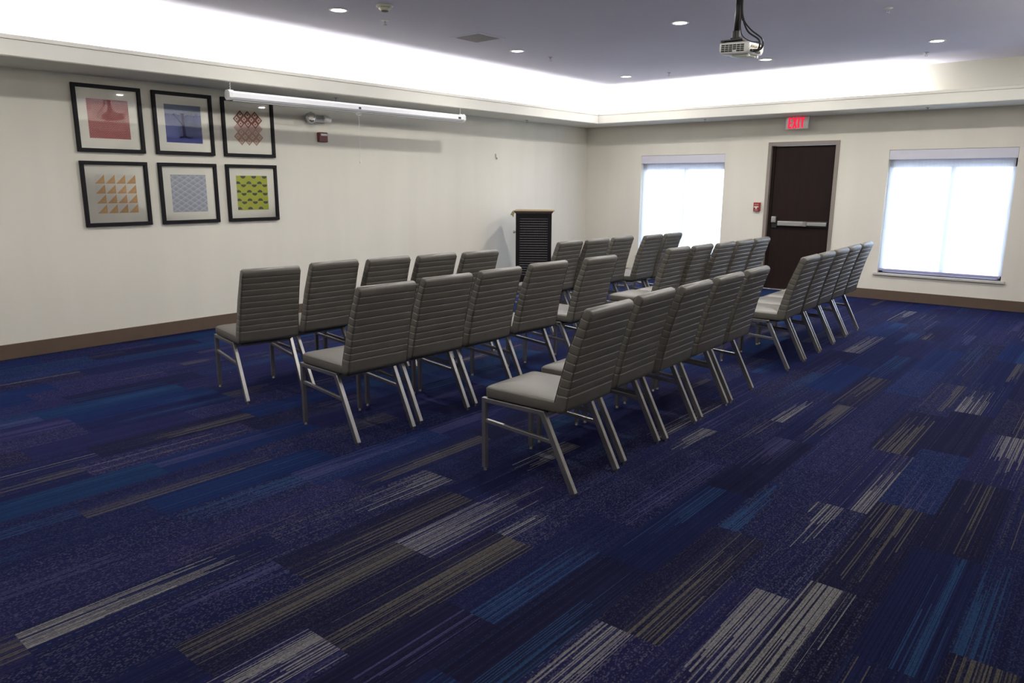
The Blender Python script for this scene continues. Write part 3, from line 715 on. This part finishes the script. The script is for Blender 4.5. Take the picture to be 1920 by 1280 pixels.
part('side_grille', grille, M['slot'], pj)
part('lens_ring', lambda b: lathe(b, [(.040, .012), (.042, -.004), (.036, -.014), (.030, -.010)], (-PXH, .05, .0), 24, 'x'), M['grey'], pj)
part('lens', lambda b: lathe(b, [(.029, .0), (.024, -.006), (.010, -.009)], (-PXH - .006, .05, .0), 24, 'x'), M['dark'], pj)
def conn(b):
    for i, y in enumerate((-.085, -.06, -.035, -.01)): cyl(b, (PXH - .004, y, .012), (PXH + .009, y, .012), .008, n=12)
    box(b, (PXH - .003, .02, .0), (PXH + .006, .075, .02), .002)
part('connector_row', conn, M['cream'], pj)
part('port_row', lambda b: (box(b, (PXH - .003, -.095, -.030), (PXH + .010, -.03, -.012), .002), box(b, (PXH - .003, -.01, -.03), (PXH + .006, .06, -.012), .002)), M['dark'], pj)
part('bottom_cover', lambda b: box(b, (-.03, -.085, -PZH - .014), (.100, .07, -PZH - .004), .004), M['offw'], pj)
part('foot', lambda b: (cyl(b, (.10, -.07, -PZH - .018), (.10, -.07, -PZH), .012, n=14), cyl(b, (.10, .07, -PZH - .018), (.10, .07, -PZH), .012, n=14)), M['white'], pj)
part('mount_boss', lambda b: box(b, (-.06, -.05, PZH - .002), (.055, .05, PZH + .0005), .0002), M['grey'], pj)
def cables(b):
    k0 = (5.088, -5.43, 2.97); k1 = (5.112, -5.44, 2.80)
    for off, ctrl in enumerate([
        [k0, (5.093, -5.44, 2.88), k1, (5.17, -5.47, 2.70), (5.265, -5.49, 2.63), (5.272, -5.48, 2.585), (5.245, -5.44, 2.568), (5.203, -5.425, 2.572)],
        [(5.092, -5.42, 2.97), (5.100, -5.43, 2.88), (5.118, -5.43, 2.79), (5.19, -5.46, 2.71), (5.285, -5.48, 2.635), (5.288, -5.46, 2.58), (5.25, -5.44, 2.560), (5.203, -5.43, 2.557)],
        [(5.084, -5.43, 2.95), (5.10, -5.45, 2.83), (5.108, -5.47, 2.74), (5.135, -5.48, 2.67), (5.20, -5.48, 2.625), (5.262, -5.46, 2.612), (5.255, -5.40, 2.59), (5.203, -5.38, 2.578)]]):
        tube(b, smooth_pts(ctrl, 7), (.0062, .0055, .0038)[off], 8)
    tube(b, smooth_pts([(5.088, -5.425, 3.048), (5.090, -5.43, 2.98), (5.098, -5.44, 2.86), (5.118, -5.445, 2.79)], 6), .011, 8)
cb = part('projector_cable', cables, M['dark'], None, True); tag(cb, 'black cable bundle looping from the ceiling into the back of the projector', 'cable')

# ------------------------------------------------------------------ ceiling fittings
def make_downlight():
    r = empty('downlight', (0, 0, HC))
    part('trim_ring', lambda b: lathe(b, [(.078, 0), (.085, -.003), (.083, -.007), (.066, -.009), (.063, -.004), (.063, 0)], (0, 0, 0), 32), M['ring'], r, True)
    part('lamp', lambda b: lathe(b, [(.062, -.001), (.061, -.0045), (.03, -.0075), (.004, -.008)], (0, 0, 0), 32), M['lamp'], r, True)
    return r
DLS = [((2.012, -6.846), 'left of the smoke detector'), ((1.945, -4.303), 'just beyond the square air vent'), ((1.849, -1.778), 'at the far end, nearest the room corner'),
       ((4.09, -4.51), 'midway between the air vent and the projector'), ((3.926, -1.981), 'just behind and right of the projector'), ((5.769, -2.028), 'farthest right, above the door side of the room')]
HID = [(5.9, -4.75), (4.15, -7.0), (5.95, -7.0), (2.05, -9.4), (4.15, -9.5), (6.0, -9.5), (2.1, -11.6), (4.15, -11.8)]  # rearmost lamp on the left: unseen, added to brighten the left wall
dl0 = make_downlight()
PD = 21
lamp = bpy.data.lights.new('downlight_beam', 'AREA'); lamp.shape = 'DISK'; lamp.size = .11; lamp.energy = PD; lamp.color = (1.0, .965, .90)
for i, q in enumerate(DLS + [(h, None) for h in HID]):
    o = dl0 if i == 0 else copy_tree(dl0)
    o.location = (q[0][0], q[0][1], HC)
    if q[1]: tag(o, 'lit recessed ceiling downlight ' + q[1], 'ceiling light', 'recessed downlights')
    else: tag(o, 'lit recessed ceiling downlight assumed outside the picture', 'ceiling light', 'recessed downlights out of view')
    lo = bpy.data.objects.new('downlight_beam', lamp if i < 6 else lamp.copy()); COL.objects.link(lo); lo.location = (q[0][0], q[0][1], HC - .012)
    if q[0][1] < -8: lo.data.energy = PD * (.75 if q[0][0] < 3 else .3)
    elif i >= 6 and q[0][1] < -5: lo.data.energy = PD * .7
def cove(name, c, sx, sy, e):
    l = bpy.data.lights.new(name, 'AREA'); l.shape = 'RECTANGLE'; l.size = sx; l.size_y = sy; l.energy = e; l.color = (1.0, .985, .93)
    o = bpy.data.objects.new(name, l); COL.objects.link(o); o.location = c; o.rotation_euler = (PI, 0, 0); return o
cove('cove_lamp', (.47, (-12.2 - .55) / 2, 2.60), .05, 11.65, 105)
cove('cove_lamp', ((.6 + 5.25) / 2, -.47, 2.60), 4.65, .05, 42)
cove('cove_lamp', (X1 - .47, (-12.2 - 1.3) / 2, 2.60), .05, 10.9, 98)

sd = empty('smoke_detector', (2.447, -6.698, HC)); tag(sd, 'round white smoke detector on the ceiling at the top of the picture', 'smoke detector')
part('base', lambda b: lathe(b, [(.070, 0), (.072, -.012), (.064, -.018), (.05, -.018)], (0, 0, 0), 32), M['offw'], sd, True)
part('sensor_head', lambda b: lathe(b, [(.048, -.018), (.050, -.030), (.036, -.042), (.030, -.044), (.006, -.046)], (0, 0, 0), 32), M['offw'], sd, True)
part('vent_band', lambda b: lathe(b, [(.031, -.0445), (.031, -.049), (.004, -.0495)], (0, 0, 0), 24), M['slot'], sd)
av = empty('air_vent', (2.11, -5.15, HC)); tag(av, 'square louvred air vent in the ceiling between two downlights', 'air vent')
part('flange', lambda b: (box(b, (-.205, -.205, -.006), (.205, -.165, 0), .001), box(b, (-.205, .165, -.006), (.205, .205, 0), .001), box(b, (-.205, -.165, -.006), (-.165, .165, 0), .001), box(b, (.165, -.165, -.006), (.205, .165, 0), .001)), M['ceil'], av)
part('backing', lambda b: box(b, (-.165, -.165, -.002), (.165, .165, 0)), M['vent'], av)
def louv(b):
    for k in range(15):
        y = -.154 + .022 * k; box(b, (-.165, y - .0075, -.008), (.165, y + .0075, -.0035), rot=Matrix.Rotation(.3, 3, 'X'))
part('louvre_slats', louv, M['vent'], av)
def sprinkler(loc, label, big=True):
    r = empty('sprinkler', loc); tag(r, label, 'sprinkler', 'fire sprinklers')
    part('escutcheon', lambda b: lathe(b, [(.036 if big else .026, 0), (.036 if big else .026, -.003), (.018, -.008), (.012, -.008)], (0, 0, 0), 24), M['vent'] if not big else M['ring'], r, True)
    part('deflector', lambda b: (cyl(b, (0, 0, -.006), (0, 0, -.020), .008, n=12), bar(b, (.009, 0, -.018), (.009, 0, -.040), .003, .003, 0), bar(b, (-.009, 0, -.018), (-.009, 0, -.040), .003, .003, 0), cyl(b, (0, 0, -.040), (0, 0, -.043), .016, n=14)), M['vent'], r)
sprinkler((1.997, -6.307, HC), 'small ceiling sprinkler just below the smoke detector')
sprinkler((1.979, -3.722, HC), 'small dark ceiling sprinkler right of the air vent', False)
sprinkler((2.488, -1.727, HC), 'small dark ceiling sprinkler near the downlight by the room corner', False)
sprinkler((5.747, -3.918, HC), 'pale ceiling sprinkler at the top right of the picture')
sprinkler((5.531, -1.319, HC), 'small dark ceiling sprinkler beside the rightmost downlight', False)
sprinkler((.359, -5.66, H0 + .002), 'small sprinkler under the left soffit above the screen case', False)
sprinkler((.212, -1.96, H0 + .002), 'small sprinkler under the left soffit beyond the screen case', False)
sprinkler((5.426, -.399, H0 + .002), 'small sprinkler under the back soffit right of the exit sign', False)
sprinkler((2.463, -.496, H0 + .002), 'small sprinkler under the back soffit left of the exit sign', False)

# ------------------------------------------------------------------ daylight outside, view
w = bpy.data.worlds.new('daylight'); S.world = w; w.use_nodes = True; nt = w.node_tree; nt.nodes.clear()
bg = nt.nodes.new('ShaderNodeBackground'); ou = nt.nodes.new('ShaderNodeOutputWorld'); bg.inputs[0].default_value = (.72, .84, 1.0, 1); bg.inputs[1].default_value = 8.0
nt.links.new(bg.outputs[0], ou.inputs[0])
S.view_settings.view_transform = 'Standard'; S.view_settings.look = 'None'; S.view_settings.exposure = .5; S.view_settings.gamma = 1; S.view_settings.use_curve_mapping = False
try:
    S.cycles.use_denoising = True; S.cycles.max_bounces = 10; S.cycles.diffuse_bounces = 6; S.cycles.transparent_max_bounces = 16; S.cycles.sample_clamp_indirect = 6
except Exception: pass
